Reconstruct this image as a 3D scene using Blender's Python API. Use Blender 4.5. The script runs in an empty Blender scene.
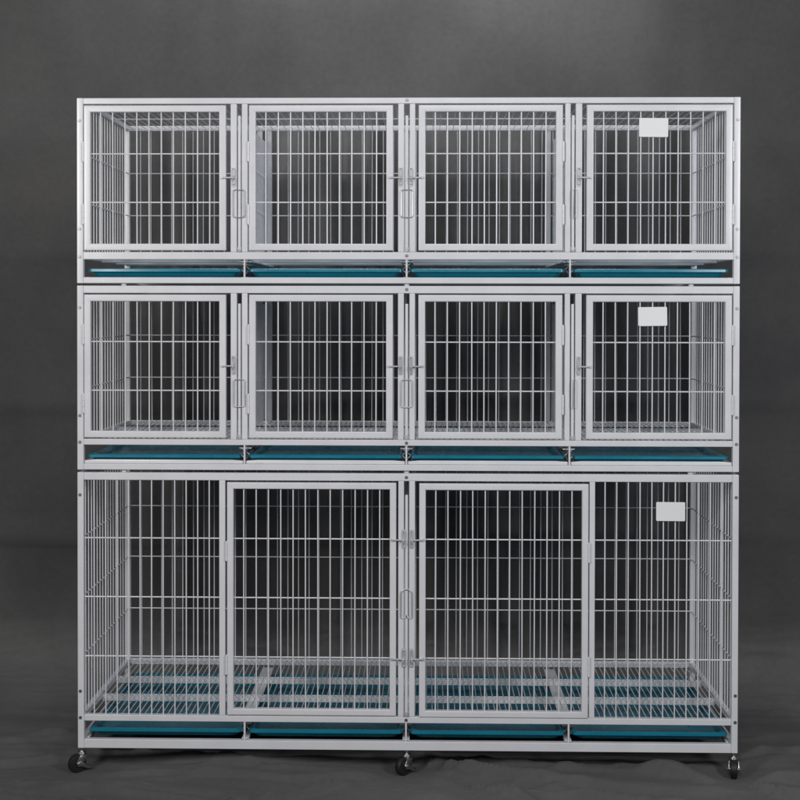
import bpy, bmesh, math, random
from mathutils import Vector, Matrix, noise
random.seed(7)
scene = bpy.context.scene
COL = scene.collection

# ------------------------------------------------------------------ helpers
def tag(o, label=None, cat=None, group=None, kind=None):
    if label: o['label'] = label
    if cat: o['category'] = cat
    if group: o['group'] = group
    if kind: o['kind'] = kind
    return o

def empty(name, loc=(0, 0, 0)):
    o = bpy.data.objects.new(name, None)
    o.empty_display_size = .05
    COL.objects.link(o); o.location = loc
    return o

def smooth_by_angle(me, ang=35):
    bm = bmesh.new(); bm.from_mesh(me)
    for f in bm.faces: f.smooth = True
    for e in bm.edges:
        if len(e.link_faces) == 2 and e.calc_face_angle(0) > math.radians(ang): e.smooth = False
    bm.to_mesh(me); bm.free()

def mobj(name, bm, mat, parent=None, ang=35, flat=False):
    me = bpy.data.meshes.new(name)
    bm.to_mesh(me); bm.free()
    smooth_by_angle(me, ang)
    me.materials.append(mat)
    o = bpy.data.objects.new(name, me)
    COL.objects.link(o)
    if parent is not None: o.parent = parent
    if flat:
        w = o.modifiers.new('weighted_normals', 'WEIGHTED_NORMAL'); w.mode = 'FACE_AREA'; w.weight = 80; w.keep_sharp = True
    return o

def copy_tree(o, parent=None):
    c = o.copy(); COL.objects.link(c)
    if parent is not None: c.parent = parent
    for ch in list(o.children): copy_tree(ch, c)
    return c

def merge(bm, tmp):
    me = bpy.data.meshes.new('tmp'); tmp.to_mesh(me); tmp.free()
    bm.from_mesh(me); bpy.data.meshes.remove(me)

def box(bm, x0, x1, y0, y1, z0, z1, bev=.0015, seg=2):
    t = bmesh.new()
    bmesh.ops.create_cube(t, size=1)
    for v in t.verts:
        v.co = Vector((x0 + (v.co.x + .5) * (x1 - x0), y0 + (v.co.y + .5) * (y1 - y0), z0 + (v.co.z + .5) * (z1 - z0)))
    if bev > 0:
        bmesh.ops.bevel(t, geom=list(t.edges), offset=bev, segments=seg, affect='EDGES', profile=.5)
    merge(bm, t)

def prism(bm, pts, y0, y1, bev=.0015):
    """polygon in x,z extruded along y"""
    t = bmesh.new()
    a = [t.verts.new((x, y0, z)) for x, z in pts]
    b = [t.verts.new((x, y1, z)) for x, z in pts]
    t.faces.new(a); t.faces.new(list(reversed(b)))
    n = len(pts)
    for i in range(n):
        t.faces.new((a[i], b[i], b[(i + 1) % n], a[(i + 1) % n]))
    bmesh.ops.recalc_face_normals(t, faces=list(t.faces))
    if bev > 0:
        bmesh.ops.bevel(t, geom=list(t.edges), offset=bev, segments=2, affect='EDGES', profile=.5)
    merge(bm, t)

def cyl(bm, p, q, r, n=8, r2=None, caps=True):
    p = Vector(p); q = Vector(q); d = q - p; L = d.length
    m = Matrix.Translation((p + q) / 2) @ d.to_track_quat('Z', 'Y').to_matrix().to_4x4()
    bmesh.ops.create_cone(bm, cap_ends=caps, segments=n, radius1=r, radius2=r if r2 is None else r2, depth=L, matrix=m)

def tube(bm, pts, r, n=8, closed=False):
    """swept round wire along a polyline"""
    P = [Vector(p) for p in pts]; N = len(P)
    rings = []
    ref = None
    for i in range(N):
        if closed: t = P[(i + 1) % N] - P[i - 1]
        else: t = P[min(i + 1, N - 1)] - P[max(i - 1, 0)]
        t.normalize()
        if ref is None:
            ref = Vector((0, 1, 0)) if abs(t.y) < .9 else Vector((1, 0, 0))
        u = (ref - t * ref.dot(t)).normalized(); ref = u
        w = t.cross(u)
        rings.append([bm.verts.new(P[i] + r * (math.cos(a) * u + math.sin(a) * w)) for a in [2 * math.pi * k / n for k in range(n)]])
    for i in range(N if closed else N - 1):
        A = rings[i]; B = rings[(i + 1) % N]
        for k in range(n):
            bm.faces.new((A[k], A[(k + 1) % n], B[(k + 1) % n], B[k]))
    if not closed:
        bm.faces.new(rings[0][::-1]); bm.faces.new(rings[-1])

# ------------------------------------------------------------------ materials
def nodes_of(name):
    m = bpy.data.materials.new(name); m.use_nodes = True
    nt = m.node_tree
    b = nt.nodes['Principled BSDF']
    return m, nt, b

def coat(name, col, rough=.38, var=.05, bump=.05, bscale=900, metallic=0., coatw=0.):
    """painted / moulded surface: faint orange peel, patchy gloss and slight tone changes"""
    m, nt, b = nodes_of(name)
    tc = nt.nodes.new('ShaderNodeTexCoord')
    n1 = nt.nodes.new('ShaderNodeTexNoise'); n1.inputs['Scale'].default_value = 14; n1.inputs['Detail'].default_value = 5
    n2 = nt.nodes.new('ShaderNodeTexNoise'); n2.inputs['Scale'].default_value = bscale; n2.inputs['Detail'].default_value = 2
    nt.links.new(tc.outputs['Object'], n1.inputs['Vector']); nt.links.new(tc.outputs['Object'], n2.inputs['Vector'])
    mr = nt.nodes.new('ShaderNodeMapRange'); mr.inputs[1].default_value = .3; mr.inputs[2].default_value = .7
    mr.inputs[3].default_value = 1 - var; mr.inputs[4].default_value = 1 + var
    nt.links.new(n1.outputs[0], mr.inputs[0])
    mx = nt.nodes.new('ShaderNodeVectorMath'); mx.operation = 'SCALE'; mx.inputs[0].default_value = col[:3]
    nt.links.new(mr.outputs[0], mx.inputs['Scale'])
    nt.links.new(mx.outputs[0], b.inputs['Base Color'])
    rr = nt.nodes.new('ShaderNodeMapRange'); rr.inputs[1].default_value = .3; rr.inputs[2].default_value = .7
    rr.inputs[3].default_value = rough * .85; rr.inputs[4].default_value = rough * 1.2
    nt.links.new(n1.outputs[0], rr.inputs[0]); nt.links.new(rr.outputs[0], b.inputs['Roughness'])
    if bump:
        bp = nt.nodes.new('ShaderNodeBump'); bp.inputs['Strength'].default_value = bump; bp.inputs['Distance'].default_value = .0005
        nt.links.new(n2.outputs[0], bp.inputs['Height']); nt.links.new(bp.outputs[0], b.inputs['Normal'])
    b.inputs['Metallic'].default_value = metallic
    b.inputs['Coat Weight'].default_value = coatw
    return m

WHITE = coat('white_powder_coat', (.745, .748, .778), .24, .035, .08)
WIRE = coat('white_coated_wire', (.77, .77, .80), .28, .04, 0)
SHEET = coat('white_sheet_steel', (.82, .84, .88), .26, .03, .04)
TEAL = coat('teal_plastic', (.005, .180, .265), .28, .06, .05, 500)
ZINC = coat('zinc_plated_steel', (.62, .62, .60), .30, .08, 0, metallic=1.)
LATCH = coat('pale_zinc_latch', (.60, .60, .62), .42, .08, 0, metallic=.35)
DARKZ = coat('dull_screw_steel', (.30, .30, .31), .42, .10, 0, metallic=1.)
RUBBER = coat('black_rubber', (.012, .012, .012), .55, .1, .1, 400)
CARD = coat('white_card', (.84, .84, .85), .45, .01, 0)

def cloth_mat():
    m, nt, b = nodes_of('dark_grey_cloth')
    L = nt.links
    geo = nt.nodes.new('ShaderNodeNewGeometry')
    n1 = nt.nodes.new('ShaderNodeTexNoise'); n1.inputs['Scale'].default_value = 1.8; n1.inputs['Detail'].default_value = 4
    L.new(geo.outputs['Position'], n1.inputs['Vector'])
    n3 = nt.nodes.new('ShaderNodeTexNoise'); n3.inputs['Scale'].default_value = 60; n3.inputs['Detail'].default_value = 4
    L.new(geo.outputs['Position'], n3.inputs['Vector'])
    cr = nt.nodes.new('ShaderNodeValToRGB')
    cr.color_ramp.elements[0].position = .32; cr.color_ramp.elements[0].color = (.076, .075, .077, 1)
    cr.color_ramp.elements[1].position = .68; cr.color_ramp.elements[1].color = (.118, .1155, .113, 1)
    L.new(n1.outputs[0], cr.inputs[0])
    mr = nt.nodes.new('ShaderNodeMapRange'); mr.inputs[1].default_value = .25; mr.inputs[2].default_value = .75
    mr.inputs[3].default_value = .93; mr.inputs[4].default_value = 1.07
    L.new(n3.outputs[0], mr.inputs[0])
    mx = nt.nodes.new('ShaderNodeVectorMath'); mx.operation = 'SCALE'
    L.new(cr.outputs[0], mx.inputs[0]); L.new(mr.outputs[0], mx.inputs['Scale'])
    L.new(mx.outputs[0], b.inputs['Base Color'])
    b.inputs['Roughness'].default_value = .85
    b.inputs['Specular IOR Level'].default_value = .25
    b.inputs['Sheen Weight'].default_value = .08
    # soft wrinkles + weave
    n2 = nt.nodes.new('ShaderNodeTexNoise'); n2.inputs['Scale'].default_value = 9; n2.inputs['Detail'].default_value = 5
    n2.inputs['Distortion'].default_value = .6
    L.new(geo.outputs['Position'], n2.inputs['Vector'])
    b1 = nt.nodes.new('ShaderNodeBump'); b1.inputs['Strength'].default_value = .35; b1.inputs['Distance'].default_value = .006
    L.new(n2.outputs[0], b1.inputs['Height'])
    nw = nt.nodes.new('ShaderNodeTexNoise'); nw.inputs['Scale'].default_value = 900
    L.new(geo.outputs['Position'], nw.inputs['Vector'])
    b2 = nt.nodes.new('ShaderNodeBump'); b2.inputs['Strength'].default_value = .25; b2.inputs['Distance'].default_value = .0006
    L.new(nw.outputs[0], b2.inputs['Height']); L.new(b1.outputs[0], b2.inputs['Normal'])
    L.new(b2.outputs[0], b.inputs['Normal'])
    return m
CLOTH = cloth_mat()

# ------------------------------------------------------------------ setting: one dark cloth, hung and swept forward over the floor
Y_FLAT, RAD, Y_WALL = .76, .17, .93
def seg_d(px, py, a, b):
    ax, ay = a; bx, by = b
    dx, dy = bx - ax, by - ay
    t = max(0, min(1, ((px - ax) * dx + (py - ay) * dy) / (dx * dx + dy * dy)))
    cx, cy = ax + t * dx, ay + t * dy
    s = (px - ax) * dy - (py - ay) * dx
    return math.hypot(px - cx, py - cy), t, s
CREASES = [  # (polyline on the floor, height, width)
    ([(.03, -.03), (.12, -.10), (.32, -.24), (.6, -.33), (.95, -.40)], .007, .028),
    ([(.00, .16), (.10, .02), (.24, -.05), (.45, -.10), (.85, -.12)], .010, .035),
    ([(-.95, -.06), (-.6, -.02), (-.3, -.05), (-.02, -.03)], .006, .024),
    ([(-.45, -.25), (-.2, -.12), (0, -.04)], .006, .022),
    ([(-1.1, -.17), (-.75, -.12), (-.45, -.14), (-.2, -.22)], .005, .03),
    ([(.55, .05), (.75, -.04), (.95, -.06), (1.2, -.02)], .009, .03),
    ([(.80, -.06), (.92, -.14), (1.15, -.18)], .007, .022),
    ([(-1.2, .02), (-.95, .06), (-.80, .10)], .006, .03),
    ([(-1.2, .16), (-.9, .20), (-.6, .22)], .007, .03),
    ([(.2, -.20), (.45, -.18), (.8, -.24)], .005, .02),
    ([(.86, .12), (1.0, .16), (1.2, .14)], .008, .03),
    ([(-.7, .1), (-.4, .04), (-.1, .12)], .007, .03),
]
CAST_XY = [(-.835, .0), (-.003, .0), (.819, .0), (-.82, .45), (0, .45), (.82, .45)]
def floor_h(x, y):
    q = noise.noise(Vector((x * 1.1 + .7, y * 8 + x * 1.3, 6.3)))
    q2 = noise.noise(Vector((x * 2.3, y * 17 - x * 2.2, 16.3)))
    h = .016 * (1 - min(1, abs(q) * 3.2)) ** 2 + .009 * (1 - min(1, abs(q2) * 3.)) ** 2 + .008 * noise.noise(Vector((x * 1.4, y * 5.5, 3.1))) + .0045 * noise.noise(Vector((x * 4 + y * 3, y * 13 - x * 2, 9.7)))
    for pl, hh, w in CREASES:
        best = None
        for i in range(len(pl) - 1):
            d, t, s = seg_d(x, y, pl[i], pl[i + 1])
            if best is None or d < best[0]: best = (d, i, t, s)
        d, i, t, s = best
        if d < .15:
            u = (i + t) / (len(pl) - 1)
            f = math.sin(math.pi * min(1, max(0, .08 + u * .84))) ** .7
            ww = w * (.28 if s > 0 else .8)
            h += 3.0 * hh * f * math.exp(-(d / ww) ** 2)
    k = 1.
    for cx, cy in CAST_XY:
        d = math.hypot(x - cx, y - cy)
        k = min(k, max(0, (d - .03) / .10))
    k = k * k * (3 - 2 * k) if k < 1 else 1
    return h * k
def wall_d(x, z):
    inner = max(0., min(1., (1.05 - abs(x)) / .3))
    inner = inner * inner * (3 - 2 * inner)
    inner *= .04 + .96 * max(0., min(1., (1.78 - z) / .2))
    s = x * 11 + .5 * noise.noise(Vector((x * 1.5, z * .9, 5.)))
    a = noise.noise(Vector((s, z * .35, 1.7)))
    r = 1 - abs(noise.noise(Vector((s * 1.2 + 11, z * .25, 7.7)))) * 2.2
    d = inner * (.075 * a + .066 * r) * (.7 + .3 * min(1, max(0, z)))
    d += .030 * noise.noise(Vector((x * 1.9, z * 1.3, 2.2))) + .008 * noise.noise(Vector((x * 5, z * 2.2 + x, 4.4)))
    # horizontal fold lines left from storage
    for zf, hh in ((.86, .013), (.43, .010), (1.35, .006), (1.72, .004)):
        zz = z - zf - .02 * math.sin(x * 2.1 + zf)
        d += hh * math.exp(-(zz / (.012 if zz < 0 else .05)) ** 2) * (.6 + .6 * noise.noise(Vector((x * 1.2, zf, 0))))
    return d
def sheet_point(x, s):
    """s: arclength parameter, <0 floor (y = Y_FLAT + s), then the bend, then the wall"""
    arc = RAD * math.pi / 2
    if s <= 0: return Vector((x, Y_FLAT + s, floor_h(x, Y_FLAT + s)))
    if s < arc:
        a = s / RAD; w = s / arc
        base = Vector((x, Y_FLAT + RAD * math.sin(a), RAD * (1 - math.cos(a))))
        nrm = Vector((0, -math.sin(a), math.cos(a)))
        h = (1 - w) * floor_h(x, Y_FLAT + min(s, .3)) + w * wall_d(x, base.z)
        return base + nrm * h
    z = RAD + s - arc
    return Vector((x, Y_WALL - wall_d(x, z), z))
def axis(lo, hi, steps):
    out = []; v = lo
    while v < hi - 1e-9:
        out.append(v)
        for a, b, st in steps:
            if a <= v < b: v += st; break
        else: v += .2
    out.append(hi); return out
XS = axis(-3.2, 3.2, [(-3.2, -1.4, .1), (-1.4, 1.4, .0125), (1.4, 3.2, .1)])
SS = axis(-5.2, 3.2, [(-5.2, -1.2, .1), (-1.2, .5, .007), (.5, 2.3, .02), (2.3, 3.2, .08)])
P = [[sheet_point(x, s) for x in XS] for s in SS]
def nrm_at(i, j):
    a = P[min(i + 1, len(SS) - 1)][j] - P[max(i - 1, 0)][j]
    b = P[i][min(j + 1, len(XS) - 1)] - P[i][max(j - 1, 0)]
    return b.cross(a).normalized()
def sheet(name, i0, i1, label, cat):
    nx = len(XS)
    verts = [P[i][j] for i in range(i0, i1 + 1) for j in range(nx)]
    faces = []
    for i in range(i1 - i0):
        for j in range(nx - 1):
            a = i * nx + j
            faces.append((a, a + 1, a + nx + 1, a + nx))
    me = bpy.data.meshes.new(name); me.from_pydata(verts, [], faces); me.update()
    for p in me.polygons: p.use_smooth = True
    me.normals_split_custom_set_from_vertices([nrm_at(i, j) for i in range(i0, i1 + 1) for j in range(nx)])
    me.materials.append(CLOTH)
    o = bpy.data.objects.new(name, me); COL.objects.link(o)
    tag(o, label, cat, kind='structure')
i_split = min(range(len(SS)), key=lambda i: abs(SS[i] - .02))
sheet('floor', 0, i_split, 'wrinkled dark grey cloth spread over the floor under the cages', 'floor')
sheet('backdrop', i_split, len(SS) - 1, 'dark grey cloth backdrop hanging in soft folds behind the cages', 'backdrop')

# ------------------------------------------------------------------ measures (metres; x right, y away from the camera, z up, front of the frames at y = 0)
D = .530
T = .016
BAR_Y = (.190, .353)
XO, XI = .8305, .8145
PAIRS = [(-.4427, -.4270, -.4145, -.3999), (-.0221, -.0072, .0067, .0207), (.3950, .4085, .4213, .4374)]
TRAY_X = [-.6115, -.2035, .2035, .6130]
STRIP_X = [-.4078, -.0005, .4080]

# ------------------------------------------------------------------ shared small pieces (built once, copied after)
def screw_proto():
    bm = bmesh.new()
    cyl(bm, (0, 0, 0), (0, -.0022, 0), .0042, 14, .0036)
    cyl(bm, (0, -.0020, 0), (0, -.0030, 0), .0020, 6)
    return bm
SCREW_ME = None
def screw(parent, x, z, y=-.0001):
    global SCREW_ME
    if SCREW_ME is None:
        o = mobj('screw', screw_proto(), DARKZ, parent); SCREW_ME = o.data
    else:
        o = bpy.data.objects.new('screw', SCREW_ME); COL.objects.link(o); o.parent = parent
    o.location = (x, y, z); o.rotation_euler = (0, random.uniform(0, 3), 0)
    return o

def tube_part(name, parent, x0, x1, y0, y1, z0, z1, mat=WHITE, bev=.0018):
    bm = bmesh.new(); box(bm, x0, x1, y0, y1, z0, z1, bev)
    return mobj(name, bm, mat, parent, 50, True)

def wires_xz(bm, xs, z0, z1, zs, x0, x1, y, r, jitter=.0004):
    """upright wires in front, cross wires welded behind them"""
    for x in xs:
        a = random.uniform(-jitter, jitter); b = random.uniform(-jitter, jitter)
        cyl(bm, (x + a, y, z0), (x + b, y, z1), r, 8)
    for z in zs:
        cyl(bm, (x0, y + 2 * r * .9, z), (x1, y + 2 * r * .9, z), r * 1.05, 8)

def spaced(x0, x1, step):
    n = max(1, round((x1 - x0) / step))
    return [x0 + (x1 - x0) * k / n for k in range(1, n)]

# ------------------------------------------------------------------ door
def make_door(parent, x0, x1, z0, z1, hinge, zs, latch_z, hinge_z, fw=.0172):
    yf, yb = -.003, .0135
    g = .00007
    X0, X1, Z0, Z1 = x0 + fw, x1 - fw, z0 + fw, z1 - fw
    bm = bmesh.new()
    r = .0028
    prof = []                                     # rounded tube section: u inwards from the outer edge, v depth
    for cu, cv, a0 in ((r, yf + r, 180), (fw - r, yf + r, 270), (fw - r, yb - r, 0), (r, yb - r, 90)):
        for k in range(4):
            a = math.radians(a0 + 30 * k)
            prof.append((cu + r * math.cos(a), cv + r * math.sin(a)))
    corners = [(x0, z0, 1, 1), (x1, z0, -1, 1), (x1, z1, -1, -1), (x0, z1, 1, -1)]
    m = len(prof)
    for i in range(4):                            # four mitred lengths, hairline gap at the weld
        A, B = corners[i], corners[(i + 1) % 4]
        ax, az = (1, 0) if A[1] == B[1] else (0, 1)
        sg = 1 if (B[0] - A[0]) + (B[1] - A[1]) > 0 else -1
        ra = [bm.verts.new((A[0] + A[2] * u + ax * sg * g, v, A[1] + A[3] * u + az * sg * g)) for u, v in prof]
        rb = [bm.verts.new((B[0] + B[2] * u - ax * sg * g, v, B[1] + B[3] * u - az * sg * g)) for u, v in prof]
        for k in range(m): bm.faces.new((ra[k], ra[(k + 1) % m], rb[(k + 1) % m], rb[k]))
    bmesh.ops.recalc_face_normals(bm, faces=list(bm.faces))
    d = mobj('door', bm, WHITE, parent, 50, True)
    bm = bmesh.new()
    wires_xz(bm, spaced(X0 - .006, X1 + .006, .0302), Z0 - .004, Z1 + .004, zs, X0 - .004, X1 + .004, .004, .00162)
    mobj('wire_grid', bm, WIRE, d)
    hx = x0 - .0012 if hinge < 0 else x1 + .0012
    for hz in hinge_z:
        bm = bmesh.new()
        for k in range(3):
            cyl(bm, (hx, -.0028, hz - .024 + k * .016), (hx, -.0028, hz - .0085 + k * .016), .0036, 12)
        cyl(bm, (hx, -.0028, hz - .0255), (hx, -.0028, hz + .0255), .0018, 8)
        mobj('hinge', bm, WHITE, d)
    lx = x1 if hinge < 0 else x0
    s = 1 if hinge < 0 else -1
    for lz in latch_z:
        bm = bmesh.new()
        cyl(bm, (lx - s * .010, -.0062, lz), (lx + s * .0225, -.0062, lz), .0021, 10)      # sliding pin
        cyl(bm, (lx - s * .010, -.0028, lz), (lx - s * .010, -.0078, lz), .0034, 10, .003) # rivet on the door frame
        cyl(bm, (lx + s * .0175, -.0062, lz - .0012), (lx + s * .0175, -.0135, lz - .006), .0022, 8)
        mobj('latch', bm, LATCH, d)
        # keeper plate with its two bent loops on the post
        kx = lx + s * .0190
        bm = bmesh.new()
        box(bm, kx - .0045, kx + .0045, -.0014, -.0002, lz - .022, lz + .026, .0004, 1)
        for zc, hh in ((lz + .013, .010), (lz - .010, .0075)):
            loop = []
            for k in range(24):
                a = 2 * math.pi * k / 24
                cx = .0032 * (abs(math.cos(a)) ** .6) * (1 if math.cos(a) > 0 else -1)
                cz = hh * (abs(math.sin(a)) ** .6) * (1 if math.sin(a) > 0 else -1)
                loop.append((kx + cx, -.0035, zc + cz))
            tube(bm, loop, .0011, 6, True)
        mobj('latch_keeper', bm, LATCH, parent)
    return d

# ------------------------------------------------------------------ a cage tier
def make_cage(name, zt0, zt1, zr0, zr1, zb0, zb1, pairs, roof=False, floor_dark=False):
    """zt: top rail, zr: rail under the doors, zb: lowest rail"""
    c = empty(name, (0, D / 2, zb0))
    inv = Matrix.Translation((0, -D / 2, -zb0))
    P0 = c
    # four corner posts
    for s in (-1, 1):
        for y0, y1 in ((0, T), (D - T, D)):
            xa, xb = sorted((s * XO, s * XI))
            tube_part('post', P0, xa, xb, y0, y1, zb0, zt1)
    # front and rear rails butt between the posts
    for y0, y1 in ((.0004, T), (D - T, D - .0004)):
        tube_part('rail', P0, -XI, XI, y0, y1, zt0, zt1 - .0003)
        tube_part('rail', P0, -XI, XI, y0, y1, zr0, zr1)
        tube_part('rail', P0, -XI, XI, y0, y1, zb0 + .0003, zb1)
    # side rails
    for s in (-1, 1):
        xa, xb = sorted((s * (XO - .0004), s * XI))
        for a, b in ((zt0, zt1 - .0003), (zr0, zr1), (zb0 + .0003, zb1)):
            tube_part('side_rail', P0, xa, xb, T, D - T, a, b)
    # divider posts, front and rear
    for pr in pairs:
        for xa, xb in ((pr[0], pr[1]), (pr[2], pr[3])):
            tube_part('divider_post', P0, xa, xb, .0004, T, zr1, zt0)
            tube_part('divider_post', P0, xa, xb, D - T, D - .0004, zr1, zt0)
        xc = (pr[1] + pr[2]) / 2
        # little U clip at the foot of the gap that stops the divider panel
        bm = bmesh.new()
        w = (pr[2] - pr[1]) / 2 - .0004
        box(bm, xc - w, xc + w, -.0020, .001, zr1 + .001, zr1 + .0026, .0003, 1)
        box(bm, xc - w, xc - w + .0013, -.0020, .001, zr1 + .0027, zr1 + .013, .0003, 1)
        box(bm, xc + w - .0013, xc + w, -.0020, .001, zr1 + .0027, zr1 + .013, .0003, 1)
        box(bm, xc - w + .0014, xc + w - .0014, .0002, .0012, zr1 + .006, zr1 + .012, .0003, 1)
        mobj('clip', bm, LATCH, P0)
    # tray dividers in the slot: flat strips with small guide springs behind
    for x in STRIP_X:
        bm = bmesh.new()
        box(bm, x - .0023, x + .0023, .001, .006, zb1, zr0, .0008, 1)
        mobj('tray_divider', bm, WHITE, P0)
        for s in (-1, 1):
            bm = bmesh.new()
            zc = (zb1 + zr0) / 2
            pts = [(x + s * (.006 + .004 * math.sin(k * 1.3)), .018 + .0006 * k, zr0 - .003 - k * (zr0 - zb1 - .012) / 9) for k in range(10)]
            tube(bm, pts, .0012, 6)
            box(bm, x + s * .0095 - .004, x + s * .0095 + .004, .020, .050, zr0 - .0075, zr0 - .0005, .0006, 1)
            mobj('tray_guide', bm, DARKZ, P0)
    # runners the trays lie on
    for x in [-.8085] + STRIP_X + [.8085]:
        bm = bmesh.new()
        w = .003 if abs(x) > .6 else .009
        box(bm, x - w, x + w, T + .001, D - T - .001, zb1 - .004, zb1 + (.0016 if name == 'low' else .0008), .0005, 1)
        mobj('tray_runner', bm, WHITE, P0)
    # side panels of wire
    zs = {'top': (1.5630, 1.4405), 'mid': (1.0930, .9700), 'low': (.595, .446, .295)}[name_key[name]]
    for s in (-1, 1):
        bm = bmesh.new()
        xw = s * (XI + .007)
        for y in spaced(T, D - T, .030):
            cyl(bm, (xw, y, zr1 - .002), (xw, y, zt0 + .002), .00155, 8)
        for z in zs:
            cyl(bm, (xw - s * .0032, T - .002, z), (xw - s * .0032, D - T + .002, z), .0018, 8)
        mobj('side_grid', bm, WIRE, P0)
    # back panel of wire
    bm = bmesh.new()
    zb = {'top': (1.5632, 1.4407), 'mid': (1.0929, .970), 'low': (.5947, .4464, .2948)}[name_key[name]]
    yb = D - .008
    for x in spaced(-XI, XI, .0305):
        if any(abs(x - p) < .009 for pr in pairs for p in ((pr[0] + pr[1]) / 2, (pr[2] + pr[3]) / 2)): continue
        a = random.uniform(-.0018, .0018)
        cyl(bm, (x + a, yb, zr1 - .002), (x + a * .4, yb, zt0 + .002), .0015, 8)
    for z in zb:
        cyl(bm, (-XI - .002, yb - .0032, z), (XI + .002, yb - .0032, z), .0016, 8)
    mobj('back_grid', bm, WIRE, P0)
    # mesh floor: fine wires front to back, lying on the tubes and flat strips
    zf = zr1 - .0026
    bm = bmesh.new()
    n = 112
    for k in range(n):
        x = -XI + .006 + (2 * XI - .012) * k / (n - 1)
        cyl(bm, (x, T - .006, zf + .0012), (x, D - T + .006, zf + .0012), .0013, 6)
    for y in (BAR_Y[0] - .004, BAR_Y[1] - .004):
        cyl(bm, (-XI - .002, y, zf - .0016), (XI + .002, y, zf - .0016), .0016, 6)
    mobj('floor_grid', bm, WIRE, P0)
    for y in (BAR_Y[0], BAR_Y[1]):
        tube_part('floor_bar', P0, -XI, XI, y - .0075, y + .0075, zf - .0190, zf - .0034)
    for x in STRIP_X:
        tube_part('floor_strip', P0, x - .0150, x + .0150, T + .0005, D - T - .0005, zf - .0225, zf - .0193, bev=.0006)
    if roof:
        bm = bmesh.new()
        for k in range(84):
            x = -XI + .010 + (2 * XI - .02) * k / 83
            cyl(bm, (x, T - .006, zt0 + .006), (x, D - T + .006, zt0 + .006), .0011, 6)
        for y in (D * .56,):
            cyl(bm, (-XI, y, zt0 + .0034), (XI, y, zt0 + .0034), .0017, 8)
        mobj('roof_grid', bm, WIRE, P0)
    # move every part into the thing's own space
    for ch in c.children:
        pass
    return c

name_key = {'top': 'top', 'mid': 'mid', 'low': 'low'}

def finish(c):
    """parts are built in world measures; hang them under the empty without moving them"""
    off = c.location.copy()
    for ch in c.children:
        ch.location = ch.location - off
        # sub-parts follow their part

# ---- top tier
TOP = make_cage('top', 1.6865, 1.7018, 1.2964, 1.3152, 1.2362, 1.2517, PAIRS, roof=True)
MID = make_cage('mid', 1.2118, 1.2308, .8292, .8441, .7662, .7818, PAIRS)
LOWPAIR = [(-.0205, -.0062, .0067, .0215)]
LOW = make_cage('low', .7405, .7598, .1303, .1463, .0608, .0838, LOWPAIR)

for cage, zr1, zt0, lz, hz, wz in ((TOP, 1.3152, 1.6865, 1.5010, (1.566, 1.409), (1.5620, 1.4400)),
                                   (MID, .8441, 1.2118, 1.0290, (1.108, .934), (1.0895, .9665))):
    z0, z1 = zr1 + .0036, zt0 - .0036
    make_door(cage, -.8125, -.4540, z0, z1, -1, wz, [lz], hz)
    make_door(cage, -.3961, -.0346, z0, z1, -1, wz, [lz], hz)
    make_door(cage, .0290, .3890, z0, z1, 1, wz, [lz], hz)
    make_door(cage, .4485, .8110, z0, z1, 1, wz, [lz], hz)
LZ = (.5933, .4440, .2935)
make_door(LOW, -.4517, -.0255, .1485, .7360, -1, LZ, [.5933, .2935], (.563, .276), fw=.0165)
make_door(LOW, .0320, .4560, .1465, .7350, 1, LZ, [.5933, .2935], (.563, .276), fw=.0165)
# fixed wire panels beside the two big doors and the posts they end at
for xa, xb, xp in ((-XI, -.4719, (-.4719, -.4565)), (.4725, XI, (.4587, .4725))):
    tube_part('hinge_post', LOW, xp[0], xp[1], .0004, T, .1463, .7405)
    bm = bmesh.new()
    wires_xz(bm, spaced(xa - .004, xb + .004, .0302), .1445, .7425, LZ, xa - .002, xb + .002, .005, .00162)
    mobj('front_grid', bm, WIRE, LOW)
# ledge under the middle tier's trays
for xa, xb in zip([-XI] + [x + .0026 for x in STRIP_X], [x - .0026 for x in STRIP_X] + [XI]):
    bm = bmesh.new()
    prism(bm, [(xa + .001, .7822), (xb - .001, .7822), (xb - .001, .7895), (xb - .030, .7915), (xa + .030, .7915), (xa + .001, .7895)], .0065, .0145, .0006)
    mobj('tray_ledge', bm, WHITE, MID)
# screws
for cage, zz in ((TOP, (1.645, 1.373, 1.303)), (MID, (1.175, .903, .836)), (LOW, (.703, .206, .139))):
    for z in zz:
        for s in (-1, 1): screw(cage, s * .8235, z)
for cage, zz in ((TOP, (1.695, 1.306)), (MID, (1.2215, .8365)), (LOW, (.750, .1385))):
    for z in zz: screw(cage, -.0002, z, .0003)
# dome screws on the roof, feet that keep the tiers a few millimetres apart
for x in (-.755, -.35, .36, .742):
    bm = bmesh.new(); cyl(bm, (x, .05, 1.7014), (x, .05, 1.7052), .006, 14, .003)
    mobj('roof_screw', bm, WHITE, TOP)
for cage, za, zb in ((TOP, 1.2308, 1.2362), (MID, .7598, .7662)):
    for x in (-.715, -.0, .712):
        for y in (.016, D - .016):
            bm = bmesh.new(); cyl(bm, (x, y, za + .0002), (x, y, zb + .0004), .007, 14)
            mobj('foot', bm, WHITE, cage)

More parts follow.
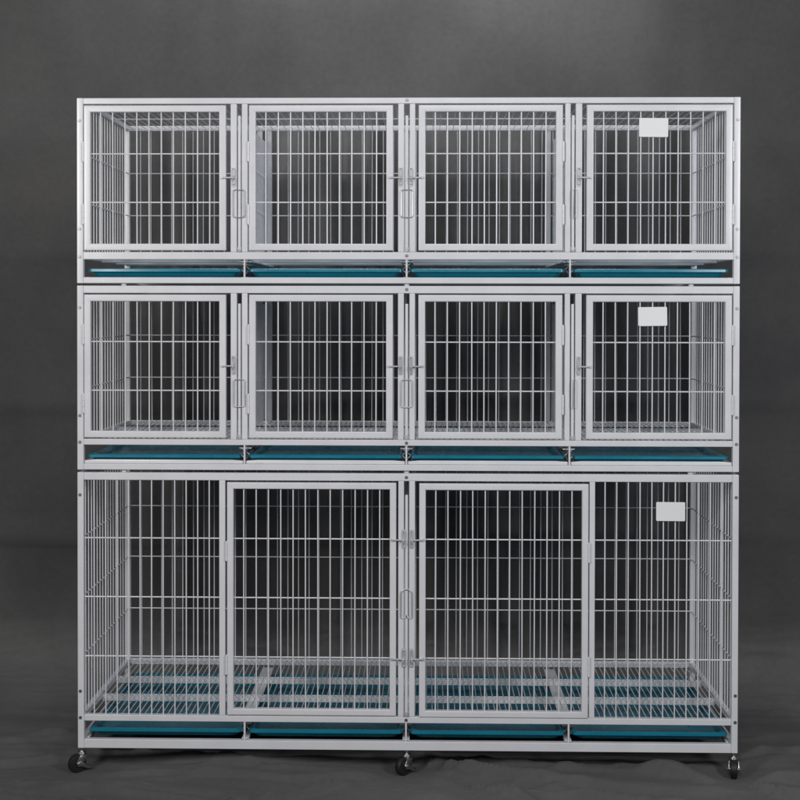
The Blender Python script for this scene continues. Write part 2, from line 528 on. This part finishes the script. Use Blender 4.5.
# ------------------------------------------------------------------ casters under the bottom tier
def make_caster(parent):
    """local origin on the floor under the stem; wheel trails towards -x"""
    c = bpy.data.objects.new('caster', None); COL.objects.link(c); c.parent = parent
    bm = bmesh.new()
    cyl(bm, (0, 0, .050), (0, 0, .0612), .0048, 14)                       # threaded stem
    cyl(bm, (0, 0, .0465), (0, 0, .0515), .0115, 20, .010)                # bearing cap
    cyl(bm, (0, 0, .0425), (0, 0, .0465), .0095, 20, .0115)
    for s in (-1, 1):                                                     # cheeks of the fork
        t = bmesh.new()
        pr = [(.010, .0425), (-.010, .0425), (-.019, .028), (-.0165, .0185), (-.0090, .0185), (.004, .030)]
        y0 = s * .0118
        prism(bm, pr, y0 - .0008, y0 + .0008, .0004)
        t.free()
    box(bm, -.010, .010, -.0125, .0125, .0410, .0430, .0004, 1)
    cyl(bm, (-.0125, -.0155, .0232), (-.0125, .0155, .0232), .0032, 10)   # axle bolt
    mobj('fork', bm, ZINC, c)
    bm = bmesh.new()
    prof = [(.0045, -.0085), (.0175, -.0085), (.0212, -.0078), (.0228, -.0045), (.0232, 0), (.0228, .0045), (.0212, .0078), (.0175, .0085), (.0045, .0085)]
    rings = []
    for k in range(40):
        a = 2 * math.pi * k / 40
        rings.append([bm.verts.new((-.0125 + r * math.cos(a), y, .0232 + r * math.sin(a))) for r, y in prof])
    for k in range(40):
        A, B = rings[k], rings[(k + 1) % 40]
        for i in range(len(prof) - 1):
            bm.faces.new((A[i], A[i + 1], B[i + 1], B[i]))
        bm.faces.new((A[-1], A[0], B[0], B[-1]))
    bmesh.ops.recalc_face_normals(bm, faces=list(bm.faces))
    mobj('wheel', bm, RUBBER, c)
    bm = bmesh.new()                                                      # brake pedal, bent sheet with a lip
    for s in (-1, 1):
        prism(bm, [(-.018, .0265), (-.006, .0300), (.013, .0145), (.0125, .0105), (.004, .0125), (-.014, .0200)], s * .0138 - .0007, s * .0138 + .0007, .0004)
    box(bm, .0085, .0215, -.0145, .0145, .0098, .0118, .0006, 1)
    cyl(bm, (-.0125, -.0166, .0232), (-.0125, -.0150, .0232), .0050, 6)
    mobj('brake_pedal', bm, ZINC, c)
    return c
first = make_caster(LOW)
first.location = (-.8225, .008, 0); first.rotation_euler = (0, 0, math.radians(38))
for x, y, a in ((.0015, .008, 46), (.8225, .008, 78), (-.8225, D - .008, 150), (.0015, D - .008, 200), (.8225, D - .008, 30)):
    k = copy_tree(first, LOW); k.location = (x, y, 0); k.rotation_euler = (0, 0, math.radians(a))

for c in (TOP, MID, LOW): finish(c)
for c, lab in ((TOP, 'white wire pet cage at the top of the stack, with four doors and roof mesh'),
               (MID, 'white wire pet cage with four doors, between the top and bottom cages'),
               (LOW, 'tall white pet cage on casters at the bottom, with two big doors')):
    c.name = 'pet_cage'
    tag(c, lab, 'pet cage', 'stacked white pet cages')

# ------------------------------------------------------------------ trays
def rrect(hx, hy, r, n=6):
    out = []
    for cx, cy, a0 in ((hx - r, hy - r, 0), (-hx + r, hy - r, 90), (-hx + r, -hy + r, 180), (hx - r, -hy + r, 270)):
        for k in range(n + 1):
            a = math.radians(a0 + 90 * k / n)
            out.append((cx + r * math.cos(a), cy + r * math.sin(a)))
    return out
def tray_mesh():
    bm = bmesh.new()
    HX, HY = .1955, .2450
    prof = [(.0165, 0, .018), (.0140, .0012, .018), (.0075, .0125, .016), (.0045, .0130, .014), (.0012, .0124, .012), (0, .0138, .011),
            (.0004, .0196, .011), (.0028, .0216, .011), (.0085, .0216, .014), (.0100, .0204, .015), (.0165, .0040, .018), (.0195, .0026, .018)]
    rings = []
    for d, z, r in prof:
        rings.append([bm.verts.new((x, y, z)) for x, y in rrect(HX - d, HY - d, r)])
    n = len(rings[0])
    for i in range(len(rings) - 1):
        for k in range(n):
            bm.faces.new((rings[i][k], rings[i][(k + 1) % n], rings[i + 1][(k + 1) % n], rings[i + 1][k]))
    bm.faces.new(rings[0][::-1]); bm.faces.new(rings[-1])
    bmesh.ops.recalc_face_normals(bm, faces=list(bm.faces))
    return bm
ORD = ['leftmost', 'second from the left', 'third from the left', 'rightmost']
TRAY = None
for tier, zt in (('top', 1.2526), ('middle', .7924), ('bottom', .0860)):
    for i, x in enumerate(TRAY_X):
        if TRAY is None:
            TRAY = mobj('tray', tray_mesh(), TEAL); o = TRAY
        else:
            o = TRAY.copy(); COL.objects.link(o)
        o.location = (x + random.uniform(-.0015, .0015),   .2595 + random.uniform(-.002, .002), zt)
        if tier == 'middle': o.location.z = .7826 + .0003
        if tier == 'bottom': o.location.z = .0838 + .0018
        if tier == 'top': o.location.z = 1.2517 + .0010
        tag(o, 'teal plastic tray, %s of four under the %s cage' % (ORD[i], tier), 'tray', 'teal trays under the cages')

# ------------------------------------------------------------------ removable divider panels
def make_divider(h, label, notch=False):
    """solid white sheet on edge, thin front tube, wire pull handle; origin at the foot of the front edge"""
    root = empty('divider_panel')
    tag(root, label, 'divider panel', 'sheet dividers between the compartments')
    L = D - .012
    bm = bmesh.new()
    # sheet with two pressed creases, lofted along the height
    zs = [.002, h * .36 - .006, h * .36, h * .36 + .006, h * .68 - .006, h * .68, h * .68 + .006, h - .002]
    off = [0, 0, .0016, 0, 0, .0016, 0, 0]
    ra = [];
    for z, o in zip(zs, off):
        ra.append([bm.verts.new((sx * .0010 + o, y, z)) for sx, y in ((-1, .0042), (1, .0042), (1, L - .001), (-1, L - .001))])
    for a, b in zip(ra[:-1], ra[1:]):
        for k in range(4): bm.faces.new((a[k], a[(k + 1) % 4], b[(k + 1) % 4], b[k]))
    bm.faces.new(ra[0][::-1]); bm.faces.new(ra[-1])
    bmesh.ops.recalc_face_normals(bm, faces=list(bm.faces))
    mobj('sheet', bm, SHEET, root, 10)
    bm = bmesh.new()
    box(bm, -.0034, .0034, -.0030, .0040, 0, h, .0010)
    mobj('front_edge', bm, WHITE, root, 50, True)
    return root
def make_handle(root, zc, ang=0, notch=False):
    bm = bmesh.new()
    w, hh, r = .0142, .0345, .0055
    if not notch:
        pts = [(x, -.0075, zc + z) for x, z in rrect(w, hh, r, 5)]
        tube(bm, pts, .0012, 8, True)
    else:
        half = [(-.0016, -.034), (-.0045, -.0365), (-.009, -.0385), (-.0128, -.0375), (-.0142, -.034), (-.0142, 0), (-.0142, .024), (-.0125, .029), (-.009, .0325), (-.004, .035), (-.0010, .0355)]
        pts = half + [(-x, z) for x, z in reversed(half)]
        # waist of the loop dips back to the panel at the foot
        pts = [(x, -.0075, zc + z + (.0045 if abs(x) < .003 and z < 0 else 0)) for x, z in pts]
        tube(bm, pts, .0013, 8, True)
    for dz in (hh, -hh + (.004 if notch else 0)):
        cyl(bm, (0, -.0028, zc + dz), (0, -.0082, zc + dz), .0016, 8)
    h = mobj('pull_handle', bm, WIREH, root)
    if ang:
        h.rotation_euler = (0, 0, math.radians(ang))
    return h
WIREH = coat('plated_handle_wire', (.52, .53, .56), .35, .05, 0, metallic=.6)
H4 = .3385
names3 = ['between the first and second doors', 'between the two middle doors', 'between the third and fourth doors']
proto = make_divider(H4, 'x')
for tier, zr1, zc in (('top', 1.3152, 1.4362), ('middle', .8441, .9610)):
    for i, pr in enumerate(PAIRS):
        if tier == 'top' and i == 0: o = proto
        else: o = copy_tree(src)
        if tier == 'top' and i == 0: src = proto
        o.location = ((pr[1] + pr[2]) / 2, .0045, zr1 + .0032)
        tag(o, 'white sheet divider in the %s cage, %s' % (tier, names3[i]), 'divider panel', 'sheet dividers between the compartments')
        make = o
for o in [x for x in list(COL.objects) if x.name.startswith('divider_panel')]:
    tier_top = o.location.z > 1.1
    zc = (1.4362 if tier_top else .9610) - o.location.z
    make_handle(o, zc, ang=(62 if o.location.x > .2 else random.uniform(-4, 4)))
lowdiv = make_divider(.556, 'tall white sheet divider between the two big doors of the bottom cage')
lowdiv.location = ((LOWPAIR[0][1] + LOWPAIR[0][2]) / 2, .0045, .1463 + .0032)
make_handle(lowdiv, .4345 - lowdiv.location.z, 0, True)

# ------------------------------------------------------------------ blank cards
def make_card():
    root = empty('card')
    bm = bmesh.new()
    t = bmesh.new()
    a = [(x, z) for x, z in rrect(.0360, .0236, .0025, 4)]
    prism(bm, a, -.0006, .0006, .0002)
    mobj('panel', bm, CARD, root, 50, True)
    t.free()
    for x in (-.024, .024):
        bm = bmesh.new()
        box(bm, x - .004, x + .004, .0007, .0042, .0165, .0225, .0004, 1)
        mobj('hook', bm, WHITE, root)
    return root
card = make_card()
for i, (x, z, rz, lab) in enumerate(((.6142, 1.6255, .6, 'blank white card hung on the wires of the top cage door'),
                                     (.6135, 1.1550, -.8, 'blank white card hung on the wires of the middle cage door'),
                                     (.6602, .6675, .3, 'blank white card hung on the fixed wires of the bottom cage'))):
    o = card if i == 0 else copy_tree(card)
    o.location = (x, -.0020, z); o.rotation_euler = (math.radians(-2), math.radians(rz), 0)
    tag(o, lab, 'card', 'blank cards on the cages')

# ------------------------------------------------------------------ camera
cam = bpy.data.cameras.new('camera'); co = bpy.data.objects.new('camera', cam); COL.objects.link(co)
R = ((0.9998044085315418, 0.01972830877121527, 0.0013923052543649628),
     (0.0016509584186266385, -0.013100546700183721, -0.9999128212061571),
     (-0.019708348921046316, 0.9997195454272082, -0.013130554962468132))
M = Matrix(((R[0][0], -R[1][0], -R[2][0], .04728528), (R[0][1], -R[1][1], -R[2][1], -3.25435539),
            (R[0][2], -R[1][2], -R[2][2], 1.21657006 - .028), (0, 0, 0, 1)))
co.matrix_world = M
cam.sensor_width = 36; cam.lens = 36 * 1299.1626649 / 800
cam.shift_y = -80.27492661 / 800
cam.clip_start = .05; cam.clip_end = 100
scene.camera = co

# ------------------------------------------------------------------ light: two softboxes either side of the camera and a weak top light
def area(name, loc, target, sx, sy, power, col=(1, 1, 1)):
    l = bpy.data.lights.new(name, 'AREA'); l.shape = 'RECTANGLE'; l.size = sx; l.size_y = sy; l.energy = power; l.color = col
    o = bpy.data.objects.new(name, l); COL.objects.link(o); o.location = loc
    o.rotation_euler = (Vector(target) - Vector(loc)).to_track_quat('-Z', 'Y').to_euler()
    return o
area('softbox', (0, -3.2, 2.75), (0, .2, .95), 1.3, .7, 32.5, (1, .99, .98))
area('overhead_softbox', (0, .60, 3.0), (0, .98, 1.5), 1.6, .4, 10, (.98, .99, 1)).data.spread = math.radians(110)
area('softbox', (-1.75, -2.3, 1.75), (-.15, .2, 1.15), .4, .7, 27, (1, .97, .93))
area('softbox', (1.75, -2.3, 1.75), (.15, .2, 1.15), .4, .7, 26, (.96, .98, 1))
w = bpy.data.worlds.new('World'); scene.world = w; w.use_nodes = True
w.node_tree.nodes['Background'].inputs[0].default_value = (.75, .82, 1, 1)
w.node_tree.nodes['Background'].inputs[1].default_value = .085
scene.view_settings.view_transform = 'Standard'; scene.view_settings.look = 'None'; scene.view_settings.exposure = 0
